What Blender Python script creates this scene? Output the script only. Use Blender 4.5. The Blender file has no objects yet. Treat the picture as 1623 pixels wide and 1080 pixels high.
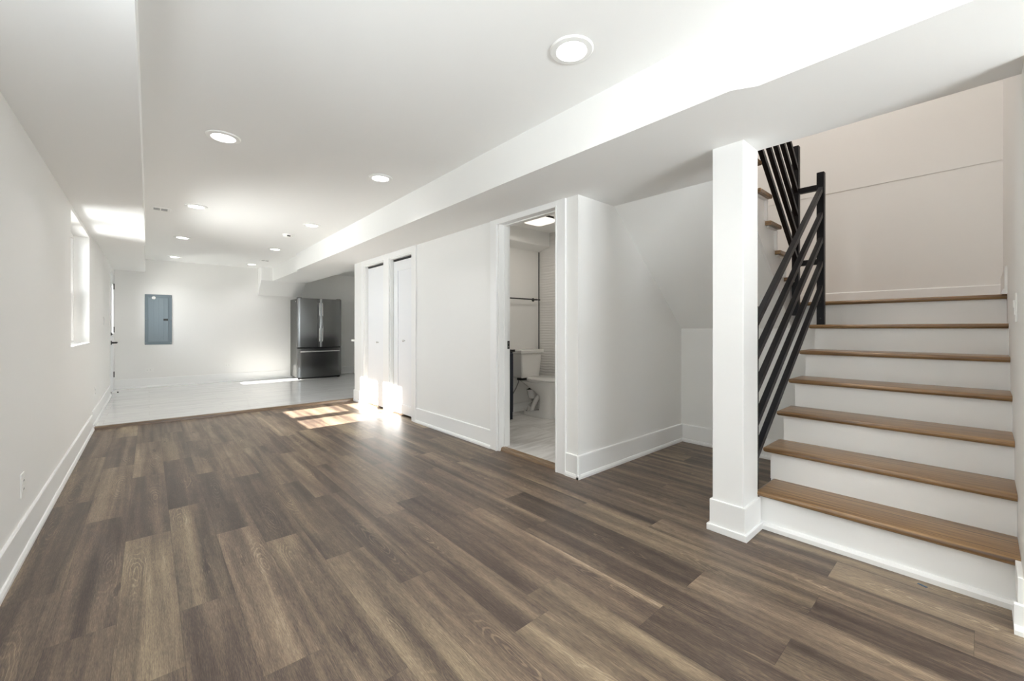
import bpy, bmesh, math, random
from mathutils import Vector, Matrix

random.seed(7)
S = bpy.context.scene
COL = S.collection

# ------------------------------------------------------------------ camera
cam_d = bpy.data.cameras.new('camera')
cam = bpy.data.objects.new('camera', cam_d)
COL.objects.link(cam)
cam.location = (0, 0, 1.12)
cam.rotation_euler = (math.radians(90), 0, math.radians(-41.25))
cam_d.sensor_width = 36
cam_d.lens = 656.0 / 1623 * 36
cam_d.shift_y = -19.0 / 1623
cam_d.clip_start = 0.02
S.camera = cam

# ------------------------------------------------------------------ colour management, world, sun, daylight, added fill
S.view_settings.view_transform = 'Standard'
S.view_settings.look = 'None'
S.view_settings.gamma = 1
S.view_settings.use_curve_mapping = False
S.view_settings.exposure = 0.76
S.cycles.max_bounces = 14
S.cycles.diffuse_bounces = 10
S.cycles.glossy_bounces = 6
S.cycles.transparent_max_bounces = 12
S.cycles.caustics_reflective = False
S.cycles.caustics_refractive = False
S.cycles.sample_clamp_indirect = 6

W = bpy.data.worlds.new('sky')
S.world = W
W.use_nodes = True
W.node_tree.nodes['Background'].inputs[0].default_value = (0.90, 0.95, 1.0, 1)
W.node_tree.nodes['Background'].inputs[1].default_value = 3.4


def aim(o, d):
    o.rotation_euler = Vector(d).to_track_quat('-Z', 'Y').to_euler()


sun_d = bpy.data.lights.new('sun', 'SUN')
sun_d.energy = 36
sun_d.color = (1.0, 0.95, 0.88)
sun_d.angle = math.radians(0.6)
sun = bpy.data.objects.new('sun', sun_d)
COL.objects.link(sun)
sun.location = (-6, 5, 6)
aim(sun, (1, 0.012, -0.535))


def area(name, loc, d, sx, sy, power, color=(1, 1, 1)):
    l = bpy.data.lights.new(name, 'AREA')
    l.shape = 'RECTANGLE'
    l.size, l.size_y = sx, sy
    l.energy = power
    l.color = color
    o = bpy.data.objects.new(name, l)
    COL.objects.link(o)
    o.location = loc
    aim(o, d)
    return o


SKYC = (0.87, 0.945, 1.0)
area('daylight', (-0.74, 5.56, 1.53), (1, 0, 0.0), 1.3, 1.05, 24, SKYC)       # in the photographed window
area('daylight', (-0.74, 0.94, 1.53), (1, 0, 1.4), 1.3, 1.05, 15, SKYC)       # in the window nearer than the frame
area('daylight', (0.95, -3.60, 1.3), (0, 1, 0), 1.9, 1.5, 18, SKYC)         # fill light in the window added behind the camera
area('ceiling_fill', (0.95, -5.25, 0.33), (0, 0, 1), 4.5, 3.0, 1900, (0.92, 0.965, 1.0))   # added lamp outside that window, aimed up to lift the ceiling
area('daylight', (-0.60, 9.68, 1.43), (1, 0, 0.2), 0.42, 0.8, 3, SKYC)        # in the glass of the back door
LAMP_POWER = 1.8
STAIR_POWER = 20.0


# ------------------------------------------------------------------ materials
def new_mat(name):
    m = bpy.data.materials.new(name)
    m.use_nodes = True
    nt = m.node_tree
    b = nt.nodes['Principled BSDF']
    return m, nt, b


def N(nt, t, **kw):
    n = nt.nodes.new(t)
    for k, v in kw.items():
        setattr(n, k, v)
    return n


def paint(name, col, rough=0.6, bump=0.02, scale=220.0, spec=0.5):
    m, nt, b = new_mat(name)
    b.inputs['Base Color'].default_value = (*col, 1)
    b.inputs['Roughness'].default_value = rough
    b.inputs['Specular IOR Level'].default_value = spec
    tc = N(nt, 'ShaderNodeTexCoord')
    no = N(nt, 'ShaderNodeTexNoise')
    no.inputs['Scale'].default_value = scale
    no.inputs['Detail'].default_value = 2
    nt.links.new(tc.outputs['Object'], no.inputs['Vector'])
    bp = N(nt, 'ShaderNodeBump')
    bp.inputs['Strength'].default_value = bump
    bp.inputs['Distance'].default_value = 0.002
    nt.links.new(no.outputs['Fac'], bp.inputs['Height'])
    nt.links.new(bp.outputs['Normal'], b.inputs['Normal'])
    # very slight unevenness of the paint film
    n2 = N(nt, 'ShaderNodeTexNoise')
    n2.inputs['Scale'].default_value = 1.3
    nt.links.new(tc.outputs['Object'], n2.inputs['Vector'])
    mx = N(nt, 'ShaderNodeMix', data_type='RGBA')
    mx.inputs[6].default_value = (col[0] * 0.985, col[1] * 0.985, col[2] * 0.98, 1)
    mx.inputs[7].default_value = (*col, 1)
    nt.links.new(n2.outputs['Fac'], mx.inputs[0])
    nt.links.new(mx.outputs[2], b.inputs['Base Color'])
    return m


M_WALL = paint('wall_paint', (0.845, 0.84, 0.825))
M_CEIL = paint('ceiling_paint', (0.895, 0.895, 0.885), rough=0.75)
M_TRIM = paint('trim_enamel', (0.87, 0.87, 0.865), rough=0.38, bump=0.006)
M_DOORW = paint('door_enamel', (0.84, 0.85, 0.87), rough=0.35, bump=0.005)
M_PLATE = paint('plastic_white', (0.86, 0.86, 0.84), rough=0.3, bump=0.0)
M_PLATE2 = paint('plastic_grey', (0.62, 0.62, 0.60), rough=0.4, bump=0.0)  # greyer plastic, used for the vent louvres
M_DARKSLOT = paint('dark_slot', (0.03, 0.03, 0.03), rough=0.7, bump=0.0)
M_NAVY = paint('navy_lacquer', (0.012, 0.017, 0.032), rough=0.4, bump=0.004)
M_BLACKP = paint('black_plastic', (0.012, 0.012, 0.013), rough=0.4, bump=0.0)
M_PORC = paint('porcelain', (0.80, 0.79, 0.77), rough=0.1, bump=0.0)
M_CHAR = paint('charcoal_cabinet', (0.05, 0.052, 0.055), rough=0.5, bump=0.0)
M_CONC = paint('concrete', (0.62, 0.60, 0.56), rough=0.9, bump=0.2, scale=30)
M_BLUE = paint('blue_tape', (0.03, 0.09, 0.18), rough=0.6, bump=0.0)
M_VENTG = paint('vent_grey', (0.20, 0.20, 0.20), rough=0.5, bump=0.0)


def metal(name, col, rough, metallic=1.0, aniso=0.0):
    m, nt, b = new_mat(name)
    b.inputs['Base Color'].default_value = (*col, 1)
    b.inputs['Metallic'].default_value = metallic
    tc = N(nt, 'ShaderNodeTexCoord')
    mp = N(nt, 'ShaderNodeMapping')
    mp.inputs['Scale'].default_value = (260, 260, 6)
    no = N(nt, 'ShaderNodeTexNoise')
    no.inputs['Scale'].default_value = 1
    no.inputs['Detail'].default_value = 3
    nt.links.new(tc.outputs['Object'], mp.inputs['Vector'])
    nt.links.new(mp.outputs['Vector'], no.inputs['Vector'])
    mr = N(nt, 'ShaderNodeMapRange')
    mr.inputs['To Min'].default_value = rough * 0.85
    mr.inputs['To Max'].default_value = rough * 1.2
    nt.links.new(no.outputs['Fac'], mr.inputs['Value'])
    nt.links.new(mr.outputs['Result'], b.inputs['Roughness'])
    if aniso:
        b.inputs['Anisotropic'].default_value = aniso
    return m


M_STEEL = metal('brushed_steel', (0.22, 0.22, 0.215), 0.20, aniso=0.85)
M_STEELS = metal('grey_steel_side', (0.16, 0.16, 0.155), 0.38)
M_CHROME = metal('satin_handle', (0.78, 0.78, 0.77), 0.22)
M_RAIL = paint('black_metal', (0.006, 0.006, 0.008), rough=0.42, bump=0.01, scale=60, spec=0.3)
M_PANEL = paint('grey_panel_enamel', (0.20, 0.245, 0.275), rough=0.42, bump=0.01)
M_PANEL_SHADED = paint('grey_panel_enamel_shaded', (0.155, 0.195, 0.225), rough=0.42, bump=0.01)  # same enamel darkened for the cover, shade round the door put into the colour
M_KNOB = metal('nickel', (0.62, 0.61, 0.59), 0.25)


def emitter(name, col, strength):
    m, nt, b = new_mat(name)
    b.inputs['Base Color'].default_value = (0.8, 0.8, 0.8, 1)
    b.inputs['Emission Color'].default_value = (*col, 1)
    b.inputs['Emission Strength'].default_value = strength
    return m


M_LENS = emitter('lamp_lens', (1.0, 0.98, 0.95), 6.0)
M_BATHLENS = emitter('bath_lamp_lens', (1.0, 0.92, 0.80), 0.62)


def glass_mat():
    m = bpy.data.materials.new('window_glass')
    m.use_nodes = True
    nt = m.node_tree
    nt.nodes.clear()
    out = N(nt, 'ShaderNodeOutputMaterial')
    tr = N(nt, 'ShaderNodeBsdfTransparent')
    tr.inputs[0].default_value = (0.97, 0.98, 0.98, 1)
    gl = N(nt, 'ShaderNodeBsdfGlossy')
    gl.inputs['Roughness'].default_value = 0.02
    fr = N(nt, 'ShaderNodeFresnel')
    fr.inputs[0].default_value = 1.35
    mx = N(nt, 'ShaderNodeMixShader')
    nt.links.new(fr.outputs[0], mx.inputs[0])
    nt.links.new(tr.outputs[0], mx.inputs[1])
    nt.links.new(gl.outputs[0], mx.inputs[2])
    nt.links.new(mx.outputs[0], out.inputs[0])
    return m


M_GLASS = glass_mat()


def ramp(nt, stops):
    r = N(nt, 'ShaderNodeValToRGB')
    e = r.color_ramp.elements
    while len(e) < len(stops):
        e.new(0.5)
    for el, (p, c) in zip(e, stops):
        el.position = p
        el.color = (*c, 1)
    return r


def math_node(nt, op, a, b=None, clamp=False):
    n = N(nt, 'ShaderNodeMath', operation=op, use_clamp=clamp)
    for i, v in enumerate((a, b)):
        if v is None:
            continue
        if isinstance(v, (int, float)):
            n.inputs[i].default_value = v
        else:
            nt.links.new(v, n.inputs[i])
    return n.outputs[0]


def plank_floor_mat():
    """Vinyl planks: UV = metres along / across each plank, colour attribute = (tone, seed, hue)."""
    m, nt, b = new_mat('brown_oak_planks')
    L = nt.links.new
    uv = N(nt, 'ShaderNodeUVMap', uv_map='plank')
    at = N(nt, 'ShaderNodeAttribute', attribute_name='plank_tone')
    sp = N(nt, 'ShaderNodeSeparateColor')
    L(at.outputs['Color'], sp.inputs[0])
    sx = N(nt, 'ShaderNodeSeparateXYZ')
    L(uv.outputs[0], sx.inputs[0])
    u, v = sx.outputs[0], sx.outputs[1]
    seed = math_node(nt, 'MULTIPLY', sp.outputs[1], 170.0)

    def coord(su, sv, off=0.0):
        c = N(nt, 'ShaderNodeCombineXYZ')
        L(math_node(nt, 'MULTIPLY', u, su), c.inputs[0])
        L(math_node(nt, 'MULTIPLY', v, sv), c.inputs[1])
        L(math_node(nt, 'ADD', seed, off), c.inputs[2])
        return c.outputs[0]

    def noise(vec, scale=1.0, detail=3.0, rough=0.55, dist=0.0):
        n = N(nt, 'ShaderNodeTexNoise')
        n.inputs['Scale'].default_value = scale
        n.inputs['Detail'].default_value = detail
        n.inputs['Roughness'].default_value = rough
        n.inputs['Distortion'].default_value = dist
        L(vec, n.inputs['Vector'])
        return n.outputs['Fac']

    streak = noise(coord(0.55, 6.5), detail=2, rough=0.45, dist=0.5)         # broad soft light / dark bands
    streak2 = noise(coord(0.65, 15.0, 7.3), detail=3, rough=0.5, dist=0.7)    # narrower bands
    grain = noise(coord(14.0, 300.0, 3.1), detail=4, rough=0.75)              # fine short fibres
    pores = noise(coord(45.0, 620.0, 11.7), detail=2, rough=0.6)
    cloud = noise(coord(4.0, 9.0, 21.0), detail=4, rough=0.6, dist=0.8)       # cloudy marks

    def maprange(val, a, b_, c=0.0, d=1.0, smooth=True):
        n = N(nt, 'ShaderNodeMapRange')
        if smooth:
            n.interpolation_type = 'SMOOTHSTEP'
        n.inputs['From Min'].default_value = a
        n.inputs['From Max'].default_value = b_
        n.inputs['To Min'].default_value = c
        n.inputs['To Max'].default_value = d
        L(val, n.inputs['Value'])
        return n.outputs[0]

    # cathedral figure: long pale arches round a centre that differs from plank to plank
    u0 = math_node(nt, 'ADD', math_node(nt, 'MULTIPLY', sp.outputs[1], 0.9), 0.15)
    v0 = math_node(nt, 'ADD', math_node(nt, 'MULTIPLY', sp.outputs[2], 0.10), 0.04)
    du = math_node(nt, 'MULTIPLY', math_node(nt, 'SUBTRACT', u, u0), 0.16)
    dv = math_node(nt, 'SUBTRACT', v, v0)
    r2 = math_node(nt, 'SQRT', math_node(nt, 'ADD', math_node(nt, 'MULTIPLY', du, du), math_node(nt, 'MULTIPLY', dv, dv)))
    wob = noise(coord(5.0, 26.0, 31.0), detail=2, rough=0.5)
    rr2 = math_node(nt, 'ADD', r2, math_node(nt, 'MULTIPLY', wob, 0.030))
    arch = math_node(nt, 'SINE', math_node(nt, 'MULTIPLY', rr2, 2 * math.pi / 0.0105))
    arch = maprange(arch, 0.35, 1.0)
    amask = math_node(nt, 'MULTIPLY', maprange(r2, 0.075, 0.02), maprange(noise(coord(3.0, 20.0, 44.0)), 0.42, 0.60))
    arch = math_node(nt, 'MULTIPLY', arch, amask)
    # knots with a pale broken rim
    vo = N(nt, 'ShaderNodeTexVoronoi')
    vo.inputs['Scale'].default_value = 1.0
    kc_ = N(nt, 'ShaderNodeVectorMath', operation='ADD')
    wn = N(nt, 'ShaderNodeTexNoise')
    wn.inputs['Scale'].default_value = 1.0
    L(coord(14.0, 45.0, 2.0), wn.inputs['Vector'])
    sc_ = N(nt, 'ShaderNodeVectorMath', operation='SCALE')
    sc_.inputs['Scale'].default_value = 0.22
    L(wn.outputs['Color'], sc_.inputs[0])
    L(coord(1.9, 9.5, 5.0), kc_.inputs[0])
    L(sc_.outputs[0], kc_.inputs[1])
    L(kc_.outputs[0], vo.inputs['Vector'])
    vs_ = N(nt, 'ShaderNodeSeparateColor')
    L(vo.outputs['Color'], vs_.inputs[0])
    kon = maprange(vs_.outputs[0], 0.50, 0.56)
    kdark = math_node(nt, 'MULTIPLY', maprange(vo.outputs['Distance'], 0.22, 0.05), kon)
    krim = math_node(nt, 'MULTIPLY', math_node(nt, 'MULTIPLY', maprange(vo.outputs['Distance'], 0.10, 0.14), maprange(vo.outputs['Distance'], 0.19, 0.15)), kon)
    krim = math_node(nt, 'MULTIPLY', krim, maprange(grain, 0.45, 0.6))

    t = math_node(nt, 'MULTIPLY', sp.outputs[0], 0.42)

    def add(val, mid, amp):
        nonlocal t
        t = math_node(nt, 'ADD', t, math_node(nt, 'MULTIPLY', math_node(nt, 'SUBTRACT', val, mid), amp))
    add(streak, 0.5, 0.95)
    add(streak2, 0.5, 0.95)
    add(cloud, 0.5, 0.35)
    add(grain, 0.5, 0.85)
    add(pores, 0.5, 0.65)
    add(arch, 0.0, 0.26)
    add(kdark, 0.0, -0.22)
    add(krim, 0.0, 0.26)
    t = math_node(nt, 'ADD', t, 0.20)
    r = ramp(nt, [(0.0, (0.042, 0.029, 0.022)), (0.28, (0.092, 0.066, 0.050)),
                  (0.52, (0.178, 0.132, 0.091)), (0.78, (0.305, 0.234, 0.152)), (1.0, (0.46, 0.37, 0.26))])
    L(t, r.inputs[0])
    # some planks are greyer / pinker
    hs = N(nt, 'ShaderNodeMix', data_type='RGBA', blend_type='MULTIPLY')
    hs.inputs[7].default_value = (0.98, 0.95, 0.985, 1)
    L(sp.outputs[2], hs.inputs[0])
    L(r.outputs[0], hs.inputs[6])
    # thin joint between planks
    ed = math_node(nt, 'MINIMUM', v, math_node(nt, 'SUBTRACT', 0.184, v))
    eu = math_node(nt, 'MINIMUM', u, math_node(nt, 'SUBTRACT', 1.225, u))
    e = math_node(nt, 'MINIMUM', ed, eu)
    jm = N(nt, 'ShaderNodeMapRange')
    jm.inputs['From Min'].default_value = 0.0004
    jm.inputs['From Max'].default_value = 0.0016
    L(e, jm.inputs['Value'])
    jx = N(nt, 'ShaderNodeMix', data_type='RGBA', blend_type='MULTIPLY')
    jx.inputs[0].default_value = 1.0
    jc = N(nt, 'ShaderNodeMapRange')
    jc.inputs['To Min'].default_value = 0.72
    L(jm.outputs[0], jc.inputs['Value'])
    cc = N(nt, 'ShaderNodeCombineColor')
    for i in range(3):
        L(jc.outputs[0], cc.inputs[i])
    L(hs.outputs[2], jx.inputs[6])
    L(cc.outputs[0], jx.inputs[7])
    L(jx.outputs[2], b.inputs['Base Color'])
    rr = N(nt, 'ShaderNodeMapRange')
    rr.inputs['To Min'].default_value = 0.34
    rr.inputs['To Max'].default_value = 0.50
    L(grain, rr.inputs['Value'])
    L(rr.outputs[0], b.inputs['Roughness'])
    b.inputs['Specular IOR Level'].default_value = 0.45
    bp = N(nt, 'ShaderNodeBump')
    bp.inputs['Strength'].default_value = 0.25
    bp.inputs['Distance'].default_value = 0.0012
    L(math_node(nt, 'ADD', math_node(nt, 'MULTIPLY', grain, 0.5), math_node(nt, 'MULTIPLY', jm.outputs[0], 0.7)), bp.inputs['Height'])
    L(bp.outputs['Normal'], b.inputs['Normal'])
    return m


M_FLOOR = plank_floor_mat()


def tile_floor_mat(name, tile_x, tile_y, base, vein, rough=0.07, stretch=(0.9, 7.0, 1)):
    m, nt, b = new_mat(name)
    L = nt.links.new
    tc = N(nt, 'ShaderNodeTexCoord')
    br = N(nt, 'ShaderNodeTexBrick')
    br.inputs['Scale'].default_value = 1
    br.inputs['Brick Width'].default_value = tile_x
    br.inputs['Row Height'].default_value = tile_y
    br.inputs['Mortar Size'].default_value = 0.0016
    br.inputs['Mortar Smooth'].default_value = 0.3
    br.inputs['Color1'].default_value = (0, 0, 0, 1)
    br.inputs['Color2'].default_value = (1, 1, 1, 1)
    br.offset = 0.33
    L(tc.outputs['Object'], br.inputs['Vector'])
    mp = N(nt, 'ShaderNodeMapping')
    mp.inputs['Scale'].default_value = stretch
    L(tc.outputs['Object'], mp.inputs['Vector'])
    # each tile shows another piece of the stone
    ad = N(nt, 'ShaderNodeVectorMath', operation='ADD')
    ms = N(nt, 'ShaderNodeVectorMath', operation='SCALE')
    ms.inputs['Scale'].default_value = 9.0
    L(br.outputs['Color'], ms.inputs[0])
    L(mp.outputs[0], ad.inputs[0])
    L(ms.outputs[0], ad.inputs[1])
    n = N(nt, 'ShaderNodeTexNoise')
    n.inputs['Scale'].default_value = 1.6
    n.inputs['Detail'].default_value = 6
    n.inputs['Roughness'].default_value = 0.6
    n.inputs['Distortion'].default_value = 1.4
    L(ad.outputs[0], n.inputs['Vector'])
    r = ramp(nt, [(0.30, vein), (0.46, tuple((a + c) / 2 for a, c in zip(base, vein))), (0.58, base), (1.0, base)])
    L(n.outputs['Fac'], r.inputs[0])
    mx = N(nt, 'ShaderNodeMix', data_type='RGBA')
    mx.inputs[7].default_value = (0.55, 0.54, 0.52, 1)
    L(br.outputs['Fac'], mx.inputs[0])
    L(r.outputs[0], mx.inputs[6])
    L(mx.outputs[2], b.inputs['Base Color'])
    b.inputs['Roughness'].default_value = rough
    return m


M_KTILE = tile_floor_mat('polished_marble_tile', 1.2, 0.3, (0.70, 0.70, 0.69), (0.56, 0.56, 0.56), rough=0.05, stretch=(0.7, 16.0, 1))
M_BTILE = tile_floor_mat('bath_marble_tile', 1.2, 0.3, (0.78, 0.77, 0.75), (0.58, 0.56, 0.54), rough=0.10, stretch=(0.8, 4.5, 1))


def wavy_tile_mat():
    m, nt, b = new_mat('white_wave_tile')
    L = nt.links.new
    b.inputs['Base Color'].default_value = (0.76, 0.75, 0.73, 1)
    b.inputs['Roughness'].default_value = 0.22
    tc = N(nt, 'ShaderNodeTexCoord')
    wv = N(nt, 'ShaderNodeTexWave', wave_type='BANDS', bands_direction='Z')
    wv.inputs['Scale'].default_value = 9.0
    wv.inputs['Distortion'].default_value = 2.2
    wv.inputs['Detail'].default_value = 1
    wv.inputs['Detail Scale'].default_value = 0.6
    L(tc.outputs['Object'], wv.inputs['Vector'])
    bp = N(nt, 'ShaderNodeBump')
    bp.inputs['Strength'].default_value = 0.5
    bp.inputs['Distance'].default_value = 0.006
    L(wv.outputs['Fac'], bp.inputs['Height'])
    L(bp.outputs['Normal'], b.inputs['Normal'])
    return m


M_WTILE = wavy_tile_mat()


def oak_mat(name, axis, dark, mid, light, rough=0.32):
    m, nt, b = new_mat(name)
    L = nt.links.new
    tc = N(nt, 'ShaderNodeTexCoord')
    oi = N(nt, 'ShaderNodeObjectInfo')
    mp = N(nt, 'ShaderNodeMapping')
    sc = [75, 75, 75]
    sc[axis] = 1.3
    mp.inputs['Scale'].default_value = sc
    L(tc.outputs['Object'], mp.inputs['Vector'])
    ad = N(nt, 'ShaderNodeVectorMath', operation='ADD')
    L(mp.outputs[0], ad.inputs[0])
    rs = math_node(nt, 'MULTIPLY', oi.outputs['Random'], 60.0)
    cb = N(nt, 'ShaderNodeCombineXYZ')
    for i in range(3):
        L(rs, cb.inputs[i])
    L(cb.outputs[0], ad.inputs[1])
    n = N(nt, 'ShaderNodeTexNoise')
    n.inputs['Scale'].default_value = 1
    n.inputs['Detail'].default_value = 5
    n.inputs['Roughness'].default_value = 0.62
    n.inputs['Distortion'].default_value = 0.5
    L(ad.outputs[0], n.inputs['Vector'])
    mp2 = N(nt, 'ShaderNodeMapping')
    sc2 = [330, 330, 330]
    sc2[axis] = 9
    mp2.inputs['Scale'].default_value = sc2
    L(tc.outputs['Object'], mp2.inputs['Vector'])
    n2 = N(nt, 'ShaderNodeTexNoise')
    n2.inputs['Scale'].default_value = 1
    n2.inputs['Detail'].default_value = 2
    L(mp2.outputs[0], n2.inputs['Vector'])
    t = math_node(nt, 'ADD', math_node(nt, 'MULTIPLY', n.outputs['Fac'], 0.8), math_node(nt, 'MULTIPLY', n2.outputs['Fac'], 0.2))
    r = ramp(nt, [(0.34, dark), (0.50, mid), (0.66, light)])
    L(t, r.inputs[0])
    L(r.outputs[0], b.inputs['Base Color'])
    b.inputs['Roughness'].default_value = rough
    b.inputs['Coat Weight'].default_value = 0.35
    b.inputs['Coat Roughness'].default_value = 0.2
    bp = N(nt, 'ShaderNodeBump')
    bp.inputs['Strength'].default_value = 0.12
    bp.inputs['Distance'].default_value = 0.001
    L(n2.outputs['Fac'], bp.inputs['Height'])
    L(bp.outputs['Normal'], b.inputs['Normal'])
    return m


M_OAK = oak_mat('stained_oak', 1, (0.075, 0.036, 0.015), (0.215, 0.118, 0.046), (0.37, 0.22, 0.095))
M_STRIP = oak_mat('brown_strip_x', 0, (0.06, 0.036, 0.02), (0.15, 0.095, 0.052), (0.24, 0.155, 0.09), rough=0.45)
M_STRIPY = oak_mat('tan_strip_y', 1, (0.11, 0.065, 0.033), (0.20, 0.125, 0.065), (0.30, 0.20, 0.115), rough=0.45)


# ------------------------------------------------------------------ mesh helpers
class MB:
    def __init__(self):
        self.bm = bmesh.new()

    def box(self, x0, x1, y0, y1, z0, z1):
        if x1 < x0: x0, x1 = x1, x0
        if y1 < y0: y0, y1 = y1, y0
        if z1 < z0: z0, z1 = z1, z0
        v = [self.bm.verts.new(p) for p in ((x0, y0, z0), (x1, y0, z0), (x1, y1, z0), (x0, y1, z0),
                                            (x0, y0, z1), (x1, y0, z1), (x1, y1, z1), (x0, y1, z1))]
        for f in ((3, 2, 1, 0), (4, 5, 6, 7), (0, 1, 5, 4), (1, 2, 6, 5), (2, 3, 7, 6), (3, 0, 4, 7)):
            self.bm.faces.new([v[i] for i in f])
        return self

    def prism(self, poly, axis, a, b):
        """poly: 2-D points; axis 0/1/2 = extrusion axis (other two in order)."""
        def p3(p, t):
            q = list(p)
            q.insert(axis, t)
            return q
        A = [self.bm.verts.new(p3(p, a)) for p in poly]
        Bv = [self.bm.verts.new(p3(p, b)) for p in poly]
        n = len(poly)
        self.bm.faces.new(A[::-1])
        self.bm.faces.new(Bv)
        for i in range(n):
            self.bm.faces.new((A[i], A[(i + 1) % n], Bv[(i + 1) % n], Bv[i]))
        return self

    def loft(self, rings, cap0=True, cap1=True):
        R = [[self.bm.verts.new(p) for p in r] for r in rings]
        n = len(R[0])
        for a, b in zip(R, R[1:]):
            for i in range(n):
                self.bm.faces.new((a[i], a[(i + 1) % n], b[(i + 1) % n], b[i]))
        if cap0: self.bm.faces.new(R[0][::-1])
        if cap1: self.bm.faces.new(R[-1])
        return self

    def tube(self, path, r, n=12):
        path = [Vector(p) for p in path]
        rings = []
        up = Vector((0, 0, 1))
        for i, p in enumerate(path):
            d = (path[min(i + 1, len(path) - 1)] - path[max(i - 1, 0)]).normalized()
            s = d.cross(up)
            if s.length < 1e-3:
                s = d.cross(Vector((1, 0, 0)))
            s.normalize()
            t = s.cross(d).normalized()
            rr = r[i] if isinstance(r, (list, tuple)) else r
            rings.append([p + (s * math.cos(2 * math.pi * k / n) + t * math.sin(2 * math.pi * k / n)) * rr for k in range(n)])
        return self.loft(rings)

    def lathe(self, prof, c, axis=2, n=32):
        """prof: (radius, offset along axis) list."""
        rings = []
        for r, h in prof:
            ring = []
            for k in range(n):
                a = 2 * math.pi * k / n
                q = [r * math.cos(a), r * math.sin(a)]
                q.insert(axis, h)
                ring.append((c[0] + q[0], c[1] + q[1], c[2] + q[2]))
            rings.append(ring)
        return self.loft(rings)


def wloc(o):
    v = Vector((0, 0, 0))
    while o is not None:
        v = v + o.location
        o = o.parent
    return v


def make(name, mb, mat, parent=None, bevel=0.0, smooth=False, origin=None, seg=2, angle=35):
    bm = mb.bm
    bmesh.ops.recalc_face_normals(bm, faces=bm.faces)
    if parent is not None:
        off = wloc(parent)
    elif origin is not None:
        off = Vector(origin)
    else:
        off = Vector((0, 0, 0))
    if off.length:
        bmesh.ops.translate(bm, vec=-off, verts=bm.verts)
    me = bpy.data.meshes.new(name)
    bm.to_mesh(me)
    bm.free()
    me.materials.append(mat)
    if smooth:
        for p in me.polygons:
            p.use_smooth = True
        try:
            me.set_sharp_from_angle(angle=math.radians(angle))
        except Exception:
            pass
    o = bpy.data.objects.new(name, me)
    COL.objects.link(o)
    if parent is not None:
        o.parent = parent
    elif origin is not None:
        o.location = origin
    if bevel:
        md = o.modifiers.new('bevel', 'BEVEL')
        md.width = bevel
        md.segments = seg
        md.limit_method = 'ANGLE'
        md.angle_limit = math.radians(40)
    return o


def tag(o, label, cat, group=None, kind=None):
    if label: o['label'] = label
    if cat: o['category'] = cat
    if group: o['group'] = group
    if kind: o['kind'] = kind
    return o


def thing(name, loc, label, cat, group=None, kind=None):
    o = bpy.data.objects.new(name, None)
    o.empty_display_size = 0.1
    COL.objects.link(o)
    o.location = loc
    return tag(o, label, cat, group, kind)


def struct(name, mb, mat, bevel=0.0, label=None, cat=None, smooth=False):
    o = make(name, mb, mat, bevel=bevel, smooth=smooth)
    o['kind'] = 'structure'
    if label: o['label'] = label
    if cat: o['category'] = cat
    return o


def copy_thing(src, loc, label):
    r = src.copy()
    COL.objects.link(r)
    r.location = loc
    r['label'] = label
    for ch in list(src.children):
        c = ch.copy()
        COL.objects.link(c)
        c.parent = r
        for g in list(ch.children):
            d = g.copy()
            COL.objects.link(d)
            d.parent = c
    return r


# ================================================================== SETTING
LX, RX, BY = -0.475, 2.405, 10.2
SOF, CEI = 2.12, 2.40
ALX = 4.0                      # alcove back wall
SRY = -0.097                   # right wall of the stairwell
KZ = 0.03                      # tile floors stand a little higher

# ---- plank floor, one mesh, every plank its own faces and tone
PW, PL = 0.184, 1.225
X0P = 0.275
joint = {-4: 2.6, -3: 2.165, -2: 2.97, -1: 2.095, 0: 1.525, 1: 2.48, 2: 2.10, 3: 4.14, 4: 1.14, 5: 1.265, 6: 0.854,
         7: 0.459, 8: 0.85, 9: 0.4545, 10: 1.248, 11: 0.465, 12: 0.9, 13: 1.5}
tones = {(-3, 2.165): .40, (-3, 0.94): .52, (-3, 3.39): .60, (-2, 1.745): .66, (-2, 2.97): .32, (-2, 0.52): .45, (-2, 4.195): .62,
         (-1, 2.095): .30, (-1, 0.87): .34, (-1, 3.32): .42, (0, 1.525): .78, (0, 0.3): .36, (0, 2.75): .36, (0, 3.975): .55,
         (1, 1.255): .76, (1, 0.03): .55, (1, 2.48): .40, (1, 3.705): .48, (2, 2.10): .36, (2, 0.875): .78, (2, 3.325): .46,
         (3, 1.69): .44, (3, 0.465): .74, (3, 2.915): .50, (3, 4.14): .34, (4, 1.14): .46, (4, -0.085): .36, (4, 2.365): .62,
         (5, 1.265): .26, (5, 0.04): .80, (5, 2.49): .42, (6, 0.854): .84, (6, 2.079): .40, (6, -0.371): .34, (6, 3.304): .36,
         (7, 0.459): .34, (7, 1.684): .36, (7, -0.766): .58, (7, 2.909): .40, (8, 0.85): .30, (8, -0.375): .66, (8, 2.075): .44,
         (9, 0.4545): .66, (9, 1.6795): .36, (9, -0.7705): .26, (9, 2.9045): .55, (10, 1.248): .30, (10, 0.023): .56, (10, 2.473): .56,
         (11, 0.465): .46, (11, 1.69): .34, (12, 0.9): .34, (13, 1.5): .40}
bm = bmesh.new()
uvl = bm.loops.layers.uv.new('plank')
cl = bm.loops.layers.float_color.new('plank_tone')
rnd = random.Random(11)
FX0, FX1, FY0, FY1 = -0.70, 4.05, -3.4, 6.46
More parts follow.
